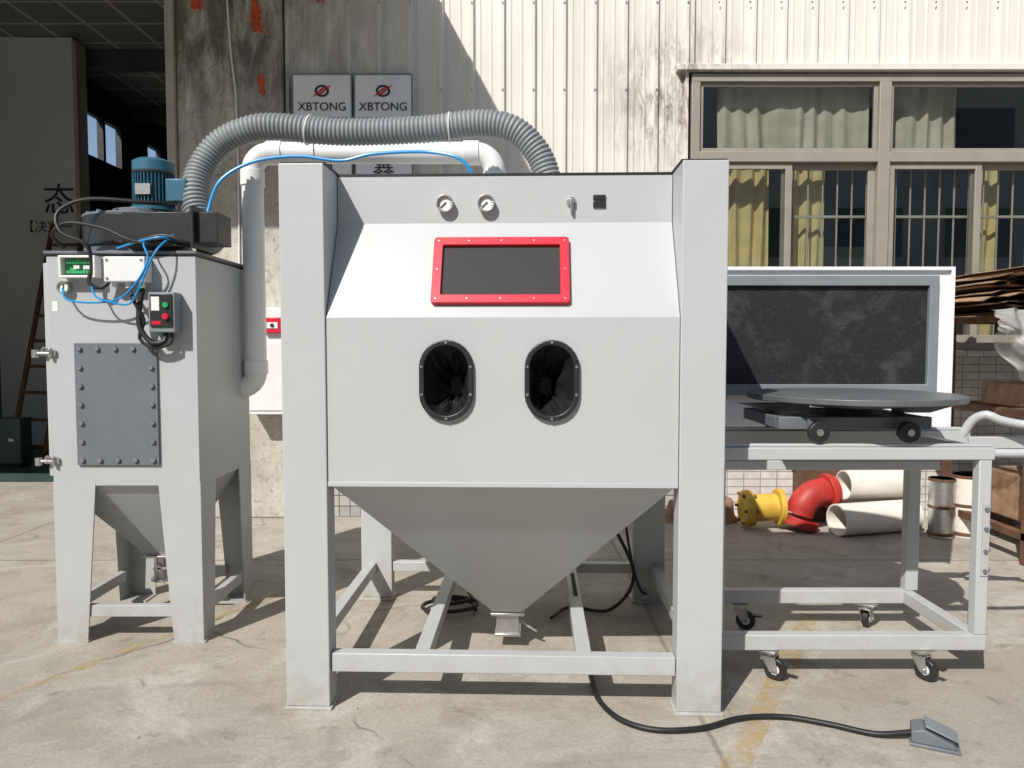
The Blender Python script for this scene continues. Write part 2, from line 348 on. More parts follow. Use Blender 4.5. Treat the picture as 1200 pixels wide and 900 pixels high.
obj('window_sill',[P_box(WX0-.05,WX1+.08,WY-.08,WY+.02,WZ0-.05,WZ0-.002)],TILE2,F,bevel=.004)
fr=[];gl=[]
a,b=WY-.035,WY+.05
def pane(x0,x1,y,z0,z1): return [(x0,y,z0),(x1,y,z0),(x1,y,z1),(x0,y,z1)],[(0,1,2,3)]
fr+=[P_box(WX0,WX1,a,b,WZ1-.06,WZ1),P_box(WX0,WX1,a,b,WZ0,WZ0+.06),P_box(WX0,WX0+.065,a,b,WZ0+.06,WZ1-.06),P_box(WX1-.065,WX1,a,b,WZ0+.06,WZ1-.06)]
fr+=[P_box(2.81,2.90,a-.004,b,WZ0+.06,WZ1-.06)]
for (x0,x1) in ((WX0+.065,2.81),(2.90,WX1-.065)):
    fr+=[P_box(x0,x1,a-.002,b,2.755,2.835)]
obj('window_frame',fr,TAUPE,F,bevel=.004)
sash=[]
for (x0,x1) in ((WX0+.065,2.81),(2.90,WX1-.065)):
    mid=(x0+x1)/2
    for k,(p,q) in enumerate(((x0,mid+.035),(mid-.035,x1))):
        yy=WY-.015+.03*k
        sash+=[P_box(p,p+.05,yy,yy+.025,WZ0+.06,2.755),P_box(q-.05,q,yy,yy+.025,WZ0+.06,2.755),P_box(p+.05,q-.05,yy,yy+.025,WZ0+.06,WZ0+.12),P_box(p+.05,q-.05,yy,yy+.025,2.705,2.755)]
        gl.append(pane(p+.05,q-.05,yy+.012,WZ0+.12,2.705))
    sash+=[P_box(x0,x1,WY-.01,WY+.02,2.835,2.865),P_box(x0,x1,WY-.01,WY+.02,3.33,3.36),P_box(x0,x0+.03,WY-.01,WY+.02,2.865,3.33),P_box(x1-.03,x1,WY-.01,WY+.02,2.865,3.33)]
    gl.append(pane(x0+.03,x1-.03,WY,2.865,3.33))
obj('window_sashes',sash,TAUPE,F,bevel=.003); obj('window_glass',gl,GLASS,F,smooth=False)
bars=[]
x=WX0+.15
while x<WX1-.1:
    if x>2.15: bars.append(P_cyl((x,WY+.10,WZ0),(x,WY+.10,2.75),.007,8))
    x+=.115
for z in (1.75,2.35): bars.append(P_box(2.15,WX1-.1,WY+.09,WY+.11,z,z+.02))
obj('security_bars',bars,paint('bar_paint',(.5,.47,.4),.5,.1,5,0),F)
def curtain(x0,x1,z0,z1,y,fold,amp,seed):
    vs=[];fs=[];nx=int((x1-x0)/.012);nz=14
    for j in range(nz+1):
        for i in range(nx+1):
            x=x0+(x1-x0)*i/nx; z=z0+(z1-z0)*j/nz
            n=noise.noise(Vector((x*3+seed,z*.8,seed))); n2=noise.noise(Vector((x*11+seed,z*.5,3)))
            vs.append((x+.02*n,y+amp*(.6+n2)*math.sin(x*fold+n*5.0)+.02*n,z))
    for j in range(nz):
        for i in range(nx): k=j*(nx+1)+i; fs.append((k,k+1,k+nx+2,k+nx+1))
    return vs,fs
obj('curtains',[curtain(1.46,2.06,1.33,2.78,WY+.20,62,.03,1),curtain(2.2,2.5,1.33,2.78,WY+.20,66,.03,5),curtain(3.7,3.9,1.33,2.78,WY+.22,66,.03,8)],CURT,F)
obj('upper_curtains',[curtain(1.62,2.80,2.86,3.5,WY+.12,45,.022,2),curtain(2.92,3.5,2.86,3.5,WY+.16,42,.022,3)],CURT2,F)
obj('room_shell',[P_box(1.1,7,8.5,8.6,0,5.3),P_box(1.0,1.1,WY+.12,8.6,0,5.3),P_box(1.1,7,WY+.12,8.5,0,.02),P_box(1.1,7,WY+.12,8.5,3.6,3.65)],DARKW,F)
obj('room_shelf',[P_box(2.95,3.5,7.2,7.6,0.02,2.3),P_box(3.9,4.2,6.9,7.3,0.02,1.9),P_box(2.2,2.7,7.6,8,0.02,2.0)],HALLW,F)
obj('roof',[P_box(-12,7,WY-.1,10.28,5.5,5.65),P_box(-6.62,7,10.28,18.2,5.5,5.65)],CANOPY,F)
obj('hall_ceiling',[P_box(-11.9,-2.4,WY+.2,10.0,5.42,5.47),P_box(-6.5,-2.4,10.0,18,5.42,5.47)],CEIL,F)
obj('hall_beams',[P_box(-6.5,-2.4,y,y+.18,5.18,5.42) for y in (10.4,12.8,15)],DARKW,F)
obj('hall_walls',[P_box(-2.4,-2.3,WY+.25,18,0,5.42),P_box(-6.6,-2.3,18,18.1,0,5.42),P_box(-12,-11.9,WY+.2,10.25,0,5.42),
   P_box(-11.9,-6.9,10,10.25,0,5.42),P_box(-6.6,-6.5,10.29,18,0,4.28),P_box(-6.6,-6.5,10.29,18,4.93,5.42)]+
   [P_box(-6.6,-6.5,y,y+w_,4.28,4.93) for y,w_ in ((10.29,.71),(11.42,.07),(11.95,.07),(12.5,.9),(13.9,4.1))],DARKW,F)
obj('hall_partition',[P_box(-6.898,-5.80,9.97,10.28,0,5.40)],HALLW,F)
text('partition_text','态',(-6.03,9.962,3.26),.44,NAVY,F); text('partition_text_small','【决定一',(-6.2,9.962,2.92),.17,NAVY,F)
obj('hall_pipe_conduit',[P_cyl((-5.73,9.9,0),(-5.73,9.9,5.3),.03,12)],JAMB,F)
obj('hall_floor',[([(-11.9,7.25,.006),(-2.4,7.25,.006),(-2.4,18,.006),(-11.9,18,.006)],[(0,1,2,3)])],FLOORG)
L=group('ladder')
lp=[P_cyl((-5.75,8.4,0),(-5.9,9.6,2.9),.03,8),P_cyl((-5.3,8.3,0),(-5.5,9.6,2.9),.03,8)]
for i in range(9):
    t=(i+.6)/9.5; lp.append(P_cyl((-5.75-.15*t,8.4+1.2*t,2.9*t),(-5.3-.2*t,8.3+1.3*t,2.9*t),.02,8))
obj('ladder_frame',lp,RUST,L)
H=group('floor_cabinet'); obj('body',[P_box(-5.72,-5.38,8.05,8.25,0.05,.55)],FLOORG,H,bevel=.01); obj('base',[P_box(-5.7,-5.4,8.07,8.23,0.006,.05)],BLACK,H); obj('handle',[P_box(-5.5,-5.44,8.03,8.05,.3,.33)],STEEL,H)
G=group('graffiti')
def blob(pts,y,jit=.02):
    out=[]
    for i in range(len(pts)):
        a_=Vector(pts[i]); b_=Vector(pts[(i+1)%len(pts)])
        for k in range(6): p=a_.lerp(b_,k/6); out.append((p.x+random.uniform(-jit,jit),p.y+random.uniform(-jit,jit)))
    return P_prism(out,'y',y-.003,y-.0005)
gs=[blob([(-2.42,3.98),(-2.33,4.0),(-2.35,3.88),(-2.43,3.9)],WY-.06,.012),
    blob([(-2.02,4.4),(-1.95,4.4),(-1.9,3.85),(-1.87,3.7),(-1.96,3.72),(-1.97,3.85)],WY-.06,.016),
    blob([(-1.93,3.4),(-1.88,3.42),(-1.88,3.24),(-1.92,3.27)],WY-.06,.01)]
obj('painted_marks',gs,ORANGE,G,smooth=False)
gs=[blob([(-1.62,4.3),(-1.36,4.3),(-1.42,3.94),(-1.6,3.98)],WY-.034,.02)]
obj('painted_marks_siding',gs,ORANGE,G,smooth=False)
wv=group('wall_wire'); obj('wire',[P_tube([(-2.17,WY-.08,4.4),(-2.13,WY-.07,3.6),(-2.09,WY-.07,3.0),(-2.1,WY-.07,1.2)],.007,8)],WHITE,wv)
PW_=paint('poster_white',(.82,.83,.82),.5,.03,4,.03,dirt=.15,dcol=(.5,.48,.42))
def poster(x0,x1,chs):
    p=group('poster_sign'); y=WY-.06
    obj('board',[P_box(x0,x1,y,y+.022,2.58,3.40)],PW_,p,bevel=.002)
    obj('board_frame',[P_ring([(x0-.008,2.572),(x1+.008,2.572),(x1+.008,3.408),(x0-.008,3.408)],[(x0-.0005,2.5795),(x1+.0005,2.5795),(x1+.0005,3.4005),(x0-.0005,3.4005)],'y',y-.004,y+.024)],MGREY,p)
    cx=(x0+x1)/2
    text('wordmark','XBTONG',(cx,y-.003,3.16),.088,TXT,p,sx=1.0)
    obj('logo_arc',[P_ring([(cx+.05*math.cos(t)*1.1,3.28+.045*math.sin(t)) for t in [2*math.pi*i/32 for i in range(32)]],[(cx+.034*math.cos(t)*1.1,3.28+.03*math.sin(t)) for t in [2*math.pi*i/32 for i in range(32)]],'y',y-.003,y-.0005)],TXT,p)
    obj('logo_slash',[P_prism([(cx-.075,3.235),(cx-.04,3.25),(cx+.03,3.31),(cx+.01,3.31)],'y',y-.0055,y-.0035),P_prism([(cx+.075,3.325),(cx+.04,3.31),(cx-.03,3.25),(cx-.01,3.25)],'y',y-.0055,y-.0035)],RED,p)
    for s,z,q in chs: text('characters',s,(cx,y-.003,z),q,TXT,p)
    obj('rule',[P_box(x0+.02,x1-.02,y-.002,y-.0004,3.075,3.08)],TXT,p)
poster(-1.665,-1.225,(('至 圳 市',3.01,.10),('通',2.68,.17))); poster(-1.195,-.765,(('鑫',2.68,.18),))
E=group('electrical_box'); bx0,bx1=-2.0,-1.55
obj('box',[P_box(bx0,bx1,WY-.26,WY-.062,.83,1.63)],WHITE,E,bevel=.006); obj('door_leaf',[P_box(bx0+.03,bx1-.03,WY-.268,WY-.2605,.86,1.38)],WHITE,E,bevel=.003)
obj('handle',[P_box(bx1-.09,bx1-.07,WY-.285,WY-.268,1.08,1.16)],BLKPL,E,bevel=.003)
A=group('alarm_button'); obj('case',[P_box(-1.84,-1.71,WY-.30,WY-.262,1.44,1.555)],RED,A,bevel=.006); obj('label',[P_box(-1.815,-1.735,WY-.304,WY-.3005,1.475,1.52)],WHITE,A); obj('push_spot',[P_cyl((-1.775,WY-.304,1.497),(-1.775,WY-.31,1.497),.014,16)],BLACK,A)
O=group('opposite_warehouse')
obj('walls',[P_box(-30,30,-24,-16,0,12)],OPP,O); obj('roof',[P_prism([(-24.4,12),(-15.5,12),(-20,13.2)],'x',-30.5,30.5)],CANOPY,O)
obj('windows',[P_box(x,x+2.4,-16.0,-15.95,z,z+1.8) for x in range(-28,28,4) for z in (1.2,4.6,8.2)],OPPW,O)
# ---------------------------------------------------------------- blasting cabinet
C=group('sandblasting_cabinet',(-.037,2.655,0),rad(-1.8))
HW,PW,D=.80,.165,1.27; I=HW-PW
body=obj('body_shell',[P_prism([(.008,.842),(.008,1.45),(.186,1.814),(.186,1.99),(1.25,1.99),(1.25,.842)],'x',-I,I)],GREY,C)
for cx in (-.2,.18):
    cut=obj('cut',[P_prism(stad(cx,1.223,.165,.262),'y',-.1,.2)],BLACK,C)
    m=body.modifiers.new('b','BOOLEAN'); m.operation='DIFFERENCE'; m.object=cut; m.solver='EXACT'
    bpy.context.view_layer.update(); dg=bpy.context.evaluated_depsgraph_get()
    me=bpy.data.meshes.new_from_object(body.evaluated_get(dg)); body.modifiers.clear(); body.data=me; bpy.data.objects.remove(cut)
for p in body.data.polygons: p.use_smooth=False
body.data.materials.clear(); body.data.materials.append(GREY)
side=[];feet=[]
for s in (-1,1):
    x0,x1=sorted((s*(I+.003),s*HW))
    side.append(P_prism([(0,.012),(.10,.012),(.10,.845),(D-.08,.845),(D-.08,.012),(D,.012),(D,2.0),(0,2.0)],'x',x0,x1))
    feet+=[P_box(x0-.008,x1+.008,-.008,.11,0,.012),P_box(x0-.01,x1+.01,D-.1,D+.02,0,.012)]
obj('side_columns',side,GREY,C,bevel=.004,smooth=False); obj('foot_plates',feet,GREY,C,bevel=.002)
obj('front_lip',[P_box(-I,I,-.001,.006,.835,.853)],GREY,C,bevel=.002)
obj('top_gasket',[P_box(-I+.002,I-.002,.188,.22,1.985,2.002)]+[P_box(*sorted((s*(I-.0),s*(HW-.004))),.01,D-.02,2.0,2.006) for s in (-1,1)],BLACK,C)
obj('hopper',[P_hull8([(-.065,.56,.17),(.065,.56,.17),(.065,.69,.17),(-.065,.69,.17)],[(-I+.004,.012,.84),(I-.004,.012,.84),(I-.004,1.24,.84),(-I+.004,1.24,.84)])],GREY,C,bevel=.006)
obj('hopper_outlet',[P_box(-.075,.075,.55,.70,.155,.168),P_box(-.05,.05,.57,.68,.07,.155),P_box(-.058,.058,.56,.69,.06,.072),P_cyl((.05,.62,.11),(.13,.60,.07),.006,8)],STEEL,C,bevel=.002)
rails=[P_box(-I,I,.015,.065,.138,.208),P_box(-I,I,D-.07,D-.02,.15,.2)]
for s in (-1,1):
    x0,x1=sorted((s*(HW-.03),s*(HW-.08))); rails.append(P_box(x0,x1,.101,D-.081,.145,.2))
for cx in (-.305,.305): rails.append(P_box(cx-.028,cx+.028,.066,D-.071,.142,.2))
obj('base_rails',rails,GREY,C,bevel=.003)
def slant(u,t,n):
    dy,dz=.178,.364; L_=math.hypot(dy,dz); return Vector((u,.008+dy/L_*t-dz/L_*n,1.45+dz/L_*t+dy/L_*n))
def slantpart(part): return [tuple(slant(*v)) for v in part[0]],part[1]
def rrect(x0,x1,y0,y1,r,n=5):
    o=[]
    for cx,cy,a0 in ((x1-r,y1-r,0),(x0+r,y1-r,90),(x0+r,y0+r,180),(x1-r,y0+r,270)):
        for i in range(n+1): a=rad(a0+90*i/n); o.append((cx+r*math.cos(a),cy+r*math.sin(a)))
    return o
u0,u1,t0,t1=-.258,.245,.050,.330
obj('window_rim',[slantpart(P_ring(rrect(u0,u1,t0,t1,.012),rrect(u0+.034,u1-.034,t0+.034,t1-.034,.006),'z',.0005,.02))],RED,C,bevel=.002)
obj('window_pane',[slantpart(P_box(u0+.034,u1-.034,t0+.034,t1-.034,.001,.006))],VIEW,C)
sc=[]
for u in (u0+.017,u1-.017):
    for t in (t0+.017,(t0+t1)/2,t1-.017): sc.append(slantpart(P_cyl((u,t,.019),(u,t,.0215),.003,12)))
for u in (u0+.13,(u0+u1)/2,u1-.13):
    for t in (t0+.017,t1-.017): sc.append(slantpart(P_cyl((u,t,.019),(u,t,.0215),.003,12)))
obj('window_screws',sc,BOLT,C)
for cx in (-.2,.18):
    cz=1.223
    obj('glove_port_ring',[P_ring(stad(cx,cz,.196,.292),stad(cx,cz,.158,.254),'y',-.010,.012)],BLKPL,C,bevel=.004,seg=3)
    vs=[];fs=[];n=72;R=16
    for j in range(R+1):
        t=j/R; sc_=1-.72*t**1.3
        for i in range(n):
            a=2*math.pi*i/n; sx,sz=math.cos(a),math.sin(a)
            bx=.08*sx; bz=.08*sz+(.048 if sz>0 else -.048 if sz<0 else 0)*min(1,abs(sz)*3)
            fold=1+.17*t*math.sin(a*7+t*3+cx*9)+.10*t*math.sin(a*13-t*5)
            vs.append((cx+bx*sc_*fold-.02*t*(1 if cx>0 else -1),.002+.15*t+.012*math.sin(a*5+t*6)*t,cz+bz*sc_*fold-.03*t))
    for j in range(R):
        for i in range(n): fs.append((j*n+i,j*n+(i+1)%n,(j+1)*n+(i+1)%n,(j+1)*n+i))
    fs.append(tuple(range(R*n,R*n+n)))
    obj('glove_sleeve',[(vs,fs)],BLACK,C)
    bl=[]
    for (p,q) in ((0,.137),(0,-.137),(.088,.05),(-.088,.05),(.088,-.05),(-.088,-.05)): bl.append(P_cyl((cx+p,-.010,cz+q),(cx+p,-.0135,cz+q),.005,12))
    obj('glove_port_bolts',bl,BOLT,C)
yC=.186
for cx in (-.222,-.066):
    obj('gauge_bezel',[P_ring(circ(cx,1.885,.033),circ(cx,1.885,.027),'y',yC-.03,yC)],STEEL,C,bevel=.002)
    obj('gauge_dial',[P_cyl((cx,yC-.018,1.885),(cx,yC-.0005,1.885),.027,32)],GFACE,C)
    obj('gauge_needle',[P_prism([(cx-.018,1.871),(cx-.016,1.869),(cx+.006,1.889),(cx+.003,1.891)],'y',yC-.022,yC-.019)]+
        [P_prism([(cx+.019*math.cos(a),1.885+.019*math.sin(a)),(cx+.024*math.cos(a-.04),1.885+.024*math.sin(a-.04)),(cx+.024*math.cos(a+.04),1.885+.024*math.sin(a+.04))],'y',yC-.021,yC-.0185) for a in [rad(-45+27*i) for i in range(11)]],BLACK,C)
obj('selector_switch',[P_cyl((.255,yC,1.892),(.255,yC-.008,1.892),.018,24),P_cyl((.255,yC-.008,1.892),(.255,yC-.022,1.892),.011,16),P_box(.251,.259,yC-.024,yC-.006,1.854,1.902)],STEEL,C,bevel=.001)
obj('rocker_switches',[P_box(.338,.385,yC-.008,yC,1.897,1.917),P_box(.338,.385,yC-.008,yC,1.870,1.892)],BLKPL,C,bevel=.002)
obj('top_port',[P_cyl((.21,.9,1.99),(.21,.9,2.08),.072,24),P_cyl((-.05,1.15,1.99),(-.05,1.15,2.1),.066,24)],WHITE,C)
obj('rear_cables',[P_tube([(.45,1.1,.95),(.5,1.15,.5),(.62,1.05,.2),(.5,1.0,.03),(.3,1.05,.02),(.2,.9,.02)],.009,8),P_tube([(.55,1.2,.95),(.6,1.22,.4),(.66,1.15,.1),(.75,1.25,.02)],.007,8),
   P_tube([(-.3+(.12+.03*math.sin(a*.31))*math.cos(a*.7),1.02+(.10+.03*math.cos(a*.23))*math.sin(a*.7),.014+.0035*a) for a in range(20)],.010,8)],BLACK,C)
# ---------------------------------------------------------------- side access door (opened)
DR=group('cabinet_side_door')
dx0,dx1,dyy=.86,2.20,3.72
obj('outer_skin',[P_box(dx0,dx1,dyy,dyy+.05,.93,1.735)],WHITE2,DR,bevel=.004)
obj('inner_frame',[P_ring([(dx0+.0,1.10),(2.117,1.10),(2.117,1.695),(dx0,1.695)],[(dx0+.03,1.155),(2.07,1.155),(2.07,1.645),(dx0+.03,1.645)],'y',dyy-.04,dyy-.001)],MGREY,DR,bevel=.003)
obj('rubber_lining',[P_box(dx0+.03,2.07,dyy-.018,dyy-.0015,1.155,1.645)],RUBBER,DR)
obj('white_edge_bead',[P_box(dx1-.012,dx1+.006,dyy-.02,dyy-.0005,.925,1.74),P_box(dx0,dx1-.0125,dyy-.02,dyy-.0005,1.722,1.74)],WHITE2,DR,bevel=.002)
obj('hinges',[P_cyl((.83,dyy+.02,1.15),(.83,dyy+.02,1.28),.014,12),P_cyl((.83,dyy+.02,1.45),(.83,dyy+.02,1.58),.014,12),P_box(.79,.862,dyy+.015,dyy+.025,1.16,1.27),P_box(.79,.862,dyy+.015,dyy+.025,1.46,1.57)],STEEL,DR)
# ---------------------------------------------------------------- cart
K=group('turntable_cart')
fy,ry=2.91,3.50; lx,rx=.800,1.905
t=.05
parts=[P_box(lx,rx,fy,fy+t,.125,.188),P_box(lx,rx,ry-t,ry,.125,.188),P_box(rx-t,rx,fy+t,ry-t,.127,.186),P_box(lx,lx+t,fy+t,ry-t,.127,.186),
 P_box(rx-t,rx,fy+.002,fy+t-.002,.188,.895),P_box(rx-t+.01,rx+.02,ry-t,ry,.188,.885),P_box(lx,lx+t,fy+.002,fy+t-.002,.188,.895),P_box(lx,lx+t,ry-t+.002,ry-.002,.188,.885),
 P_box(lx,rx+.01,fy,fy+t,.895,.945),P_box(rx-t,rx,fy+t,ry-t,.9,.94),P_box(lx,lx+t,fy+t,ry-t,.9,.94)]
obj('frame',parts,GREY,K,bevel=.004)
obj('track_rails',[P_box(lx+.01,2.15,ry-t,ry,.886,.95),P_box(lx+.01,2.12,ry-t+.01,ry-.01,.951,.965),P_box(lx,rx+.01,fy+.015,fy+.035,.9455,.958)],GREY,K,bevel=.003)
obj('lower_brace',[P_box(lx+t,rx-t,3.18,3.22,.81,.85)],GREY,K,bevel=.003)
obj('push_handle',[P_tube([(2.12,3.47,.92),(2.15,3.44,1.0),(2.19,3.4,1.03),(2.23,3.38,1.01),(2.32,3.36,.99),(2.42,3.3,.985)],.02,12),P_tube([(2.42,3.3,.985),(2.45,3.15,.985),(2.43,2.98,.985),(2.33,2.94,.975),(2.1,2.93,.925),(1.9,2.93,.92)],.018,12)],GREY,K)
obj('handle_plate',[P_box(2.13,2.45,3.42,3.44,.87,.925)],GREY,K,bevel=.003)
obj('side_bolts',[P_cyl((rx,fy+.025,z),(rx+.012,fy+.025,z),.012,6) for z in (.45,.53,.62,.70)]+[P_cyl((rx-.02,fy,z),(rx-.02,fy-.010,z),.009,6) for z in (.45,.53,.62,.70)],DGREY,K)
obj('bracket_plate',[P_box(rx-.034,rx-.006,fy-.003,fy+.0015,.43,.72)],GREY_COL,K)
def caster(x,y,ang):
    M=Matrix.Translation((x,y,0))@Matrix.Rotation(ang,4,'Z')
    wy=-.025
    obj('caster_tyre',[xf(P_cyl((-.014,wy,.045),(.014,wy,.045),.045,28),M)],BLKPL,K,bevel=.005)
    obj('caster_hub',[xf(P_cyl((-.0165,wy,.045),(.0165,wy,.045),.020,20),M)],WHITE,K); obj('caster_axle',[xf(P_cyl((-.028,wy,.045),(.028,wy,.045),.007,10),M)],BOLT,K)
    ar=[]
    for s in (-1,1):
        ar.append(P_prism([(wy-.016,.036),(wy+.016,.036),(.03,.095),(-.03,.095)],'x',s*.020,s*.024))
    ar+=[P_box(-.026,.026,-.03,.03,.095,.101),P_cyl((0,0,.101),(0,0,.115),.026,20),P_box(-.045,.045,-.035,.035,.115,.1245)]
    obj('caster_fork',[xf(p,M) for p in ar],STEEL,K,bevel=.001)
    obj('caster_brake',[xf(P_box(-.014,.014,-.10,-.055,.066,.074),M)],BLKPL,K,bevel=.002)
caster(1.045,fy+.03,.9);caster(1.66,fy+.03,.5);caster(1.09,ry-.03,1.2);caster(1.69,ry-.03,2.4)
# turntable
T=group('turntable'); tc=(1.475,3.2)
obj('disc_plate',[P_cyl((tc[0],tc[1],1.118),(tc[0],tc[1],1.142),.435,96)],DISC,T,bevel=.003)
obj('hub',[P_cyl((tc[0],tc[1],1.04),(tc[0],tc[1],1.118),.11,32),P_cyl((tc[0],tc[1],1.09),(tc[0],tc[1],1.1175),.2,40)],DGREY,T,bevel=.003)
q0,q1=1.08,1.70
obj('carriage',[P_box(q0,q1,2.98,3.02,1.01,1.06),P_box(q0,q1,3.40,3.44,1.01,1.06),P_box(q0,q0+.06,3.02,3.40,1.01,1.058),P_box(q1-.06,q1,3.02,3.40,1.01,1.058),P_box(1.30,1.62,3.02,3.40,1.02,1.055),
   P_prism([(.98,1.10),(1.28,1.10),(1.28,1.06),(1.12,1.06)],'y',3.17,3.23),P_prism([(1.94,1.10),(1.66,1.10),(1.66,1.06),(1.80,1.06)],'y',3.17,3.23)],DGREY,T,bevel=.003)
wh=[];hb=[]
for x in (1.22,1.58):
    for y in (2.93,3.475): wh.append(P_cyl((x,y-.014,1.004),(x,y+.014,1.004),.042,28)); hb.append(P_cyl((x,y-.02,1.004),(x,y+.02,1.004),.014,12)); wh.append(P_cyl((x,min(y,2.98) if y<3 else 3.44,1.004),(x,3.0 if y<3 else y,1.004),.009,10))
obj('wheels',wh,BLKPL,T,bevel=.003); obj('wheel_hubs',hb,STEEL,T)
obj('axle_brackets',[P_box(x-.03,x+.03,y,y+.01,.985,1.06) for x in (1.22,1.58) for y in (2.962,3.447)],DGREY,T)
# ---------------------------------------------------------------- dust collector
Q=group('dust_collector',(-1.733,3.30,0),0)
W=.331; DD=.64; ZT=1.745; ZB=.717
obj('body',[P_box(-W,W,0,DD,ZB,ZT)],GREY_COL,Q,bevel=.004)
obj('lid_gasket',[P_box(-W-.004,W+.004,-.004,DD+.004,ZT+.001,ZT+.008)],BLACK,Q); obj('lid',[P_box(-W-.008,W+.008,-.008,DD+.008,ZT+.008,ZT+.022)],DGREY,Q,bevel=.003)
lg=[]
for s in (-1,1):
    for (ya,yb) in ((0,.006),(DD-.006,DD)):
        lg.append(P_prism([(s*W,ZB+.02),(s*(W-.19),ZB+.02),(s*(W-.135),0.008),(s*W,0.008)],'y',ya-.001,yb+.001))
    for (ya,yb,d) in ((.0,.17,1),(DD,DD-.17,-1)):
        x0,x1=sorted((s*(W+.001),s*(W-.005)))
        lg.append(P_prism([(ya,ZB+.02),(yb,ZB+.02),(ya+d*.12,.008),(ya,.008)],'x',x0,x1))
obj('tapered_legs',lg,GREY_COL,Q)
obj('feet',[P_box(*sorted((s*(W+.01),s*(W-.14))),ya,ya+.13,0,.008) for s in (-1,1) for ya in (-.008,DD-.122)],GREY_COL,Q)
obj('base_rails',[P_box(-W+.13,W-.13,.008,.04,.115,.168),P_box(-W+.13,W-.13,DD-.04,DD-.008,.115,.168)]+[P_box(*sorted((s*(W-.006),s*(W-.04))),.12,DD-.12,.115,.168) for s in (-1,1)],GREY_COL,Q,bevel=.002)
obj('hopper',[P_hull8([(-.05,DD/2-.05,.32),(.05,DD/2-.05,.32),(.05,DD/2+.05,.32),(-.05,DD/2+.05,.32)],[(-W+.01,.01,ZB+.003),(W-.01,.01,ZB+.003),(W-.01,DD-.01,ZB+.003),(-W+.01,DD-.01,ZB+.003)])],GREY_COL,Q,bevel=.004)
obj('discharge_valve',[P_cyl((0,DD/2,.32),(0,DD/2,.2),.04,24),P_box(-.07,.07,DD/2-.07,DD/2+.07,.315,.325),P_cyl((0,DD/2-.06,.26),(0,DD/2+.06,.26),.02,16),P_cyl((0,DD/2,.2),(0,DD/2,.19),.055,24),P_box(.0,.14,DD/2-.06,DD/2-.05,.255,.265)],STEEL,Q,bevel=.001)
px0,px1,pz0,pz1=-.213,.154,.813,1.36
obj('access_plate',[P_box(px0,px1,-.012,-.0005,pz0,pz1)],DGREY,Q,bevel=.002)
bo=[]
for i in range(5):
    for z in (pz0+.025,pz1-.025): bo.append(P_hex(px0+.025+(px1-px0-.05)*i/4,z,-.022,-.012,.0115))
for i in range(1,6):
    for x in (px0+.025,px1-.025): bo.append(P_hex(x,pz0+.025+(pz1-pz0-.05)*i/6,-.022,-.012,.0115))
obj('access_plate_bolts',bo,paint('dark_bolt',(.24,.25,.27),.4,.1,20,0,metal=.4),Q)
obj('side_door_leaf',[P_box(-W-.022,-W-.002,.01,DD-.02,.76,ZT-.03)],GREY_COL,Q,bevel=.004)
la=[]
for z in (1.315,.832):
    la+=[P_box(-W-.03,-W+.035,-.012,-.001,z-.012,z+.012),P_cyl((-W-.06,-.012,z),(-W+.01,-.012,z),.007,10),P_box(-W-.065,-W-.045,-.022,-.002,z-.02,z+.015),P_cyl((-W+.015,-.015,z-.02),(-W+.015,-.015,z+.022),.008,10),P_tube([(-W-.02,-.02,z+.01),(-W-.005,-.03,z+.025),(-W+.015,-.02,z+.012)],.004,8)]
obj('toggle_latches',la,STEEL,Q)
obj('terminal_box',[P_ring([(-.245,1.645),(-.085,1.645),(-.085,1.742),(-.245,1.742)],[(-.235,1.655),(-.095,1.655),(-.095,1.732),(-.235,1.732)],'y',-.055,-.001),P_box(-.235,-.095,-.012,-.001,1.655,1.732)],WHITE,Q,bevel=.002)
obj('circuit_board',[P_box(-.228,-.102,-.02,-.0125,1.662,1.726)],GREEN,Q)
obj('terminal_strip',[P_box(-.22+.012*i,-.211+.012*i,-.036,-.0205,1.708,1.722) for i in range(9)]+[P_box(-.22+.012*i,-.211+.012*i,-.036,-.0205,1.665,1.678) for i in range(9)],GREEN,Q)
obj('board_chips',[P_box(-.19,-.165,-.034,-.0205,1.685,1.70),P_box(-.15,-.115,-.03,-.0205,1.684,1.70)],WHITE,Q)
obj('pressure_gauge',[P_ring(circ(-.244,1.605,.028),circ(-.244,1.605,.022),'y',-.03,-.0005)],STEEL,Q); obj('pressure_gauge_dial',[P_cyl((-.244,-.022,1.605),(-.244,-.001,1.605),.022,24)],GFACE,Q); obj('pressure_gauge_needle',[P_box(-.246,-.242,-.025,-.0225,1.6,1.62)],BLACK,Q)
obj('junction_box',[P_box(-.04,.14,-.07,-.001,1.625,1.735)],WHITE,Q,bevel=.006,seg=3); obj('junction_lid_screws',[P_cyl((x,-.0705,z),(x,-.073,z),.006,10) for x in (-.025,.125) for z in (1.64,1.72)],BOLT,Q)
obj('cable_glands',[P_cyl((x,-.035,1.625),(x,-.035,1.6),.013,12) for x in (-.01,.05,.11)],WHITE,Q)
obj('switch_box',[P_box(.152,.268,-.075,-.001,1.405,1.58)],MGREY,Q,bevel=.006,seg=3); obj('switch_face',[P_box(.162,.258,-.083,-.0752,1.43,1.572)],BLKPL,Q,bevel=.003)
obj('start_button',[P_cyl((.233,-.083,1.525),(.233,-.092,1.525),.012,20)],BTNG,Q); obj('stop_button',[P_cyl((.233,-.083,1.475),(.233,-.096,1.475),.013,20)],RED,Q); obj('switch_label',[P_box(.17,.205,-.085,-.0832,1.50,1.56)],WHITE,Q); obj('switch_label_red',[P_box(.17,.21,-.0845,-.0832,1.44,1.455)],RED,Q)
obj('label_sticker',[P_box(-.31,-.285,-.0015,-.0003,1.5,1.545)],WHITE,Q)
fx,fyy=-.03,.27
vol=[]
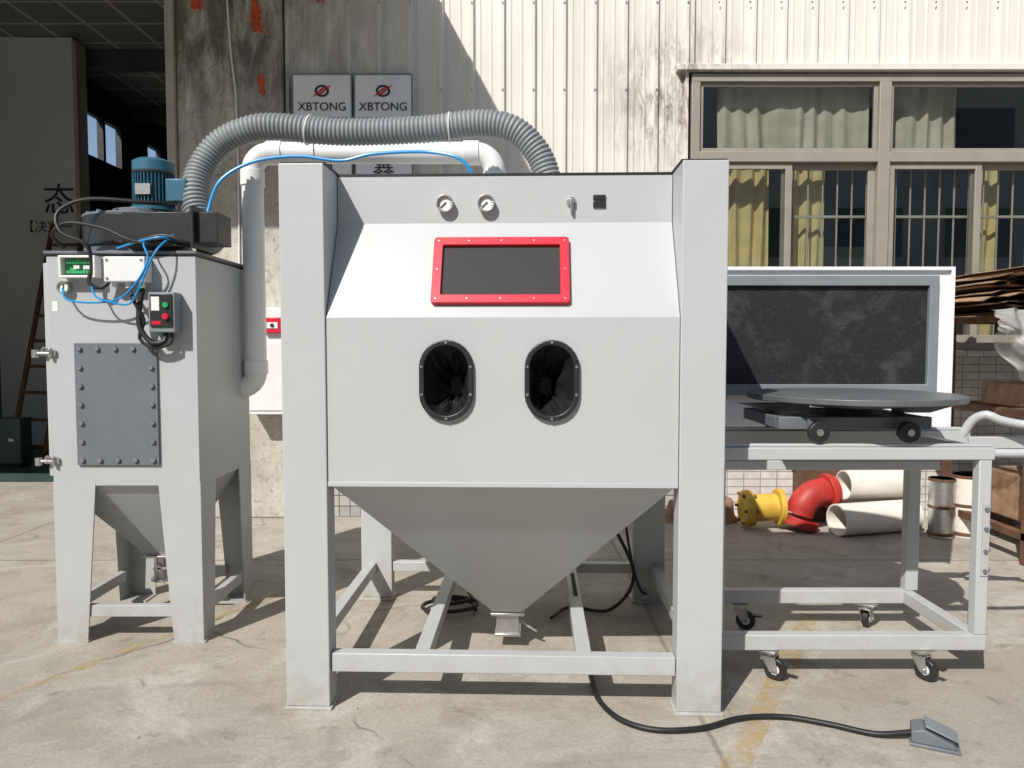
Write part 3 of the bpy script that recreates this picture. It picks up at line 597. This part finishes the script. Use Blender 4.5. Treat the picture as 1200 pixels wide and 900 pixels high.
for i in range(64):
    a=2*math.pi*i/64; r=.205+.075*(i/64); vol.append((fx+r*math.cos(a-.35),fyy+r*math.sin(a-.35)))
obj('fan_volute',[P_prism(vol,'z',1.80,1.935),P_box(fx+.05,fx+.36,fyy-.29,fyy-.13,1.80,1.935)],BLKPL,Q,bevel=.004)
obj('fan_flanges',[P_cyl((fx,fyy,1.768),(fx,fyy,1.80),.25,48),P_cyl((fx,fyy,1.935),(fx,fyy,1.948),.255,48),P_cyl((fx,fyy,1.948),(fx,fyy,1.985),.13,32)],DGREY,Q,bevel=.003)
obj('fan_outlet_flange',[P_box(fx+.36,fx+.375,fyy-.32,fyy-.10,1.775,1.96),P_box(fx+.375,fx+.47,fyy-.29,fyy-.13,1.80,1.935)],BLKPL,Q,bevel=.003)
obj('fan_bolts',[P_cyl((fx+.235*math.cos(a),fyy+.235*math.sin(a),1.947),(fx+.235*math.cos(a),fyy+.235*math.sin(a),1.958),.009,6) for a in [2*math.pi*i/16 for i in range(16)]],BOLT,Q)
mx,my=fx+.055,fyy
mo=[P_cyl((mx,my,1.985),(mx,my,2.0),.105,32),P_cyl((mx,my,2.0),(mx,my,2.16),.078,32),P_cyl((mx,my,2.165),(mx,my,2.215),.092,32),P_cyl((mx,my,2.215),(mx,my,2.228),.092,32,.07)]
for i in range(36):
    a=2*math.pi*i/36; u=Vector((math.cos(a),math.sin(a),0)); w_=Vector((-u.y,u.x,0))*.002
    b0=Vector((mx,my,0))+u*.076; b1=Vector((mx,my,0))+u*.093
    q=[(b0-w_),(b0+w_),(b1+w_),(b1-w_)]; mo.append(P_hull8([(p.x,p.y,2.005) for p in q],[(p.x,p.y,2.155) for p in q]))
obj('fan_motor',mo,TEAL,Q); obj('motor_terminal_box',[P_box(mx+.085,mx+.185,my-.07,my+.04,2.02,2.13)],TEAL,Q,bevel=.008); obj('motor_plate',[P_box(mx-.04,mx+.03,my-.1,my-.0945,2.05,2.1)],STEEL,Q)
obj('motor_band',[P_cyl((mx,my,2.158),(mx,my,2.168),.094,32)],BLKPL,Q)
obj('power_cables',[P_tube([(mx+.13,my-.06,2.02),(mx+.1,my-.2,1.99),(-.12,-.02,1.99),(-.24,-.05,1.93),(-.22,-.07,1.84),(-.12,-.06,1.79),(-.1,-.05,1.70),(-.11,-.06,1.62),(-.06,-.05,1.6),(-.03,-.03,1.64)],.009,10),
  P_tube([(.11,-.035,1.6),(.1,-.05,1.5),(.11,-.06,1.42),(.16,-.06,1.36),(.21,-.05,1.37),(.21,-.04,1.405)],.012,10),
  P_tube([(.05,-.035,1.6),(.09,-.06,1.53),(.12,-.05,1.46),(.10,-.05,1.38),(.16,-.05,1.34),(.235,-.05,1.36),(.235,-.04,1.405)],.008,10),
  P_tube([(-.25,.0,1.78),(-.27,-.05,1.83),(-.2,-.06,1.88),(-.05,-.05,1.86),(.1,-.05,1.80),(.3,.0,1.79)],.008,10),
  P_tube([(.05,-.03,1.79),(.2,-.04,1.83),(.3,-.02,1.80),(.33,.1,1.785)],.007,10)],BLACK,Q)
obj('gauge_tubes',[P_tube([(-.25,-.02,1.6),(-.21,-.06,1.55),(-.1,-.07,1.535),(.02,-.07,1.55),(.1,-.07,1.62),(.16,-.08,1.72),(.13,-.05,1.80),(.2,.02,1.82),(.3,.05,1.80)],.0045,8),
  P_tube([(-.10,-.06,1.61),(-.07,-.08,1.56),(0,-.08,1.535),(.07,-.07,1.53),(.12,-.08,1.6),(.19,-.08,1.75),(.24,-.02,1.83),(.3,.03,1.9)],.0045,8),
  P_tube([(.0,-.03,1.775),(.1,-.05,1.80),(.22,-.05,1.82),(.24,.05,1.79)],.0045,8)],BLUE,Q)
# ---------------------------------------------------------------- hoses and pipes
h=group('suction_hose')
hp=[(-1.40,3.47,1.80),(-1.47,3.52,1.93),(-1.505,3.56,2.08),(-1.49,3.6,2.2),(-1.42,3.62,2.31),(-1.30,3.62,2.375),(-1.15,3.62,2.40),(-.82,3.62,2.375),(-.42,3.61,2.385),(-.16,3.6,2.41),(.0,3.58,2.38),(.11,3.57,2.28),(.165,3.56,2.16),(.18,3.55,2.05)]
prof=[.055,.062,.065,.062]
obj('corrugated_hose',[P_tube(hp,.06,28,.0052,rf=lambda i:prof[i%4])],HOSE,h,ang=80)
obj('hose_clamps',[P_cyl((.178,3.552,2.045),(.18,3.55,2.07),.069,24),P_cyl((-1.46,3.515,1.915),(-1.475,3.525,1.945),.069,24)],STEEL,h)
obj('hose_ties',[P_tube([(-.98+.067*.2*math.sin(a),3.62+.068*math.cos(a),2.385+.068*math.sin(a)) for a in [2*math.pi*i/20 for i in range(21)]]+[(-.98,3.69,2.4),(-.97,3.7,2.2)],.004,6),P_tube([(-.3,3.61+.068*math.cos(a),2.395+.068*math.sin(a)) for a in [2*math.pi*i/20 for i in range(21)]],.004,6)],WHITE,h)
p=group('pvc_pipe')
def arc(cx,cz,r,a0,a1,y,n=8):
    return [(cx+r*math.cos(rad(a0+(a1-a0)*i/n)),y,cz+r*math.sin(rad(a0+(a1-a0)*i/n))) for i in range(n+1)]
py=3.87
path=[(-1.46,py,1.13)]+arc(-1.42,1.21,.08,-90,0,py)+arc(-1.24,2.24,.10,180,90,py)+arc(-.19,2.24,.10,90,0,py)+[(-.09,py,2.0)]
obj('pipe_run',[P_tube(path,.055,28,smooth=False)],PVC,p,ang=50)
obj('pipe_collars',[P_cyl((-1.34,py,2.17),(-1.34,py,2.25),.0615,28),P_cyl((-1.26,py,2.34),(-1.18,py,2.34),.0615,28),P_cyl((-.25,py,2.34),(-.17,py,2.34),.0615,28),P_cyl((-.09,py,2.16),(-.09,py,2.24),.0615,28),P_cyl((-1.34,py,1.2),(-1.34,py,1.27),.0615,28)],PVC,p,bevel=.002)
u=group('blue_air_tube')
obj('tube',[P_tube([(-.17,3.5,2.0),(-.18,3.48,2.12),(-.24,3.47,2.21),(-.4,3.5,2.25),(-.65,3.5,2.24),(-.8,3.5,2.21),(-1.0,3.5,2.23),(-1.2,3.48,2.20),(-1.34,3.45,2.11),(-1.39,3.43,1.98),(-1.40,3.40,1.86),(-1.43,3.38,1.80)],.008,10)],BLUE,u)
# ---------------------------------------------------------------- pedal and cable
f=group('foot_pedal'); M=Matrix.Translation((1.43,2.44,0))@Matrix.Rotation(rad(-25),4,'Z')
obj('base',[xf(P_box(-.075,.075,-.05,.05,0,.012),M)],DGREY,f,bevel=.003)
obj('housing',[xf(P_prism([(-.07,.012),(.065,.012),(.05,.028),(-.035,.062),(-.07,.05)],'y',-.045,.045),M)],DGREY,f,bevel=.004)
obj('treadle',[xf(P_prism([(-.03,.070),(.068,.036),(.07,.042),(-.028,.077)],'y',-.04,.04),M)],MGREY,f,bevel=.002)
kc=group('pedal_cable')
obj('cable',[P_tube([(.29,3.5,.25),(.30,3.15,.12),(.315,3.0,.03),(.32,2.88,.012),(.33,2.72,.012),(.39,2.58,.012),(.50,2.51,.012),(.66,2.52,.012),(.82,2.59,.012),(.98,2.60,.012),(1.12,2.55,.012),(1.25,2.48,.014),(1.365,2.46,.03)],.010,12)],BLACK,kc)
# ---------------------------------------------------------------- items by the wall
def pipe_open(x0,y0,z0,x1,y1,z1,R,r):
    a_=Vector((x0,y0,z0)); b_=Vector((x1,y1,z1)); uu,ww=frame(b_-a_); n=36; vs=[];fs=[]
    for P,RR in ((a_,R),(a_,r),(b_,R),(b_,r)):
        vs+=[tuple(P+(uu*math.cos(2*math.pi*i/n)+ww*math.sin(2*math.pi*i/n))*RR) for i in range(n)]
    for i in range(n):
        j=(i+1)%n; fs+=[(i,j,n+j,n+i),(2*n+i,3*n+i,3*n+j,2*n+j),(i,2*n+i,2*n+j,j),(n+i,n+j,3*n+j,3*n+i)]
    return vs,fs
pp=group('plastic_pipe_section'); obj('pipe',[pipe_open(2.30,5.18,.115,2.92,5.34,.115,.113,.102)],PVCD,pp)
pp=group('plastic_pipe_section'); obj('pipe',[pipe_open(2.45,5.42,.32,3.0,5.5,.32,.108,.098)],PVCD,pp)
pp=group('plastic_pipe_section'); obj('pipe',[pipe_open(2.4,5.62,.115,3.0,5.63,.115,.11,.10)],PVCD,pp)
r_=group('red_pipe_elbow')
obj('elbow',[P_tube([(2.10,5.35,.12),(2.13,5.35,.2),(2.20,5.36,.26),(2.30,5.38,.28)],.10,24)],REDP,r_); obj('elbow_flanges',[P_cyl((2.09,5.35,.03),(2.11,5.35,.09),.135,28),P_cyl((2.30,5.38,.28),(2.335,5.385,.285),.13,28),P_cyl((2.335,5.385,.285),(2.37,5.39,.29),.11,28)],REDP,r_,bevel=.004)
y_=group('yellow_pipe_coupling')
obj('coupling',[P_cyl((1.70,5.4,.15),(1.76,5.4,.15),.135,28),P_cyl((1.76,5.4,.15),(1.95,5.4,.16),.10,28),P_cyl((1.95,5.4,.16),(1.99,5.4,.16),.135,28)],YELLOW,y_,bevel=.005)
obj('coupling_bolts',[P_cyl((1.68,5.4+.115*math.cos(a),.15+.115*math.sin(a)),(1.78,5.4+.115*math.cos(a),.15+.115*math.sin(a)),.012,6) for a in [math.pi/3*i for i in range(6)]],RUST,y_)
def bucket(name,x,y,r,hh,m1,m2):
    b=group(name); obj('shell',[P_cyl((x,y,.0),(x,y,hh),r*.93,32,r)],m1,b,bevel=.004); obj('bands',[P_cyl((x,y,z),(x,y,z+.02),r*1.02,32) for z in (.02,hh*.5,hh-.02)],m2,b,bevel=.002)
bucket('metal_drum',3.02,5.15,.085,.42,STEEL,RUST); bucket('paint_bucket',3.22,5.18,.105,.44,PVCD,RUST); bucket('paint_bucket',3.42,5.45,.11,.40,STEEL,PVCD)
d=group('duct_segment'); obj('duct',[pipe_open(2.15,5.66,.52,2.75,5.67,.52,.075,.07)],STEEL,d); obj('support',[P_box(2.2,2.7,5.6,5.75,0.001,.44)],RUST,d)
rb=group('rubble_sacks')
rs=[]
for (x,y,r,hh) in ((1.55,5.6,.16,.2),(1.3,5.62,.14,.16),(2.85,5.68,.14,.3),(3.7,5.6,.18,.26)):
    vs=[];fs=[];n1,n2=18,10
    for j in range(n2+1):
        for i in range(n1):
            a=2*math.pi*i/n1; ph=math.pi/2*j/n2; k=1+.25*noise.noise(Vector((math.cos(a)*2+x,math.sin(a)*2,ph*2)))
            vs.append((x+r*k*math.cos(a)*math.cos(ph)**.6,min(y+r*k*.7*math.sin(a)*math.cos(ph)**.6,5.75),hh*math.sin(ph)*k if j<n2 else hh))
    for j in range(n2):
        for i in range(n1): fs.append((j*n1+i,j*n1+(i+1)%n1,(j+1)*n1+(i+1)%n1,(j+1)*n1+i))
    rs.append((vs,fs))
obj('sacks',rs,CARDB,rb)
R=group('sheet_rack')
obj('rack_frame',[P_box(x,x+.05,y,y+.05,0,1.5) for x in (3.13,4.2) for y in (4.45,5.3)]+[P_box(3.13,4.25,y,y+.05,z,z+.05) for y in (4.45,5.3) for z in (1.5,.9,.15)]+[P_box(x,x+.05,4.5,5.3,z,z+.05) for x in (3.13,4.2) for z in (1.5,.9,.15)],RUST,R,bevel=.003)
sh=[]
for i in range(16):
    z=1.56+.017*i+random.uniform(-.003,.003); x0=2.72+random.uniform(-.06,.16)+(.12 if i>12 else 0); x1=4.35+random.uniform(-.1,.1); y0=4.25+random.uniform(-.08,.1); y1=5.4
    nx,ny=60,8; vs=[];fs=[]; ph=random.uniform(0,6); sag=random.uniform(.0,.05)
    for s_ in (0,.004):
        for jx in range(nx+1):
            for jy in range(ny+1):
                x=x0+(x1-x0)*jx/nx; y=y0+(y1-y0)*jy/ny+.02*math.sin(jx*.7+i)
                vs.append((x,y,z+s_+.006*math.sin(x*42+ph)-sag*max(0,(3.13-x)/.4)**2+.008*noise.noise(Vector((x*3,y*3,i)))))
    m_=(nx+1)*(ny+1)
    for jx in range(nx):
        for jy in range(ny):
            k=jx*(ny+1)+jy; q=(k,k+1,k+ny+2,k+ny+1); fs.append(q); fs.append(tuple(a+m_ for a in q[::-1]))
    sh.append((vs,fs))
obj('corrugated_sheets',sh,CARDB,R)
obj('lower_load',[P_box(3.3,4.2,4.6,5.2,.951,1.1),P_box(3.3,4.15,4.6,5.2,.2005,.5)],CARDB,R,bevel=.01)
vs=[];fs=[];n=50
for j in range(n+1):
    for i in range(n+1):
        s_,t_=i/n,j/n; x=2.70+.62*s_; z=1.555-t_*(.10+.26*math.sin(math.pi*min(1,s_*.8+.15))**2)-.16*s_*t_
        y=4.2-.10*math.sin(math.pi*t_)+.028*math.sin(s_*26+t_*5+2*noise.noise(Vector((s_*4,t_*4,2))))+.02*noise.noise(Vector((s_*9,t_*9,6)))
        vs.append((x+.015*noise.noise(Vector((s_*6,t_*5,9))),y,z+.012*noise.noise(Vector((s_*7,t_*5,4)))))
for j in range(n):
    for i in range(n): k=j*(n+1)+i; fs.append((k,k+1,k+n+2,k+n+1))
b=group('plastic_wrap'); obj('film',[(vs,fs)],FILM,b,ang=80)
ls=[]
for i in range(150):
    x=random.uniform(-2.6,3.6); y=random.uniform(2.0,5.7)
    if random.random()<.5: y=random.uniform(5.3,5.72)
    r=random.uniform(.002,.009); a=random.uniform(0,3)
    ls.append(P_prism([(x+r*math.cos(a+k*1.26)*random.uniform(.6,1),y+r*math.sin(a+k*1.26)*random.uniform(.6,1)) for k in range(5)],'z',.0005,random.uniform(.001,.004)))
obj('ground_debris',ls,paint('debris',(.3,.26,.2),.9,.3,40,0),None,smooth=False)
bpy.context.view_layer.update()
for e in GR:
    mn=Vector((1e9,)*3); mx_=Vector((-1e9,)*3)
    for ch in e.children:
        for cn in ch.bound_box:
            q=ch.matrix_world@Vector(cn)
            for k in range(3): mn[k]=min(mn[k],q[k]); mx_[k]=max(mx_[k],q[k])
    c0=Vector(((mn.x+mx_.x)/2,(mn.y+mx_.y)/2,mn.z)); e.location=c0
    for ch in e.children: ch.location=ch.location-c0
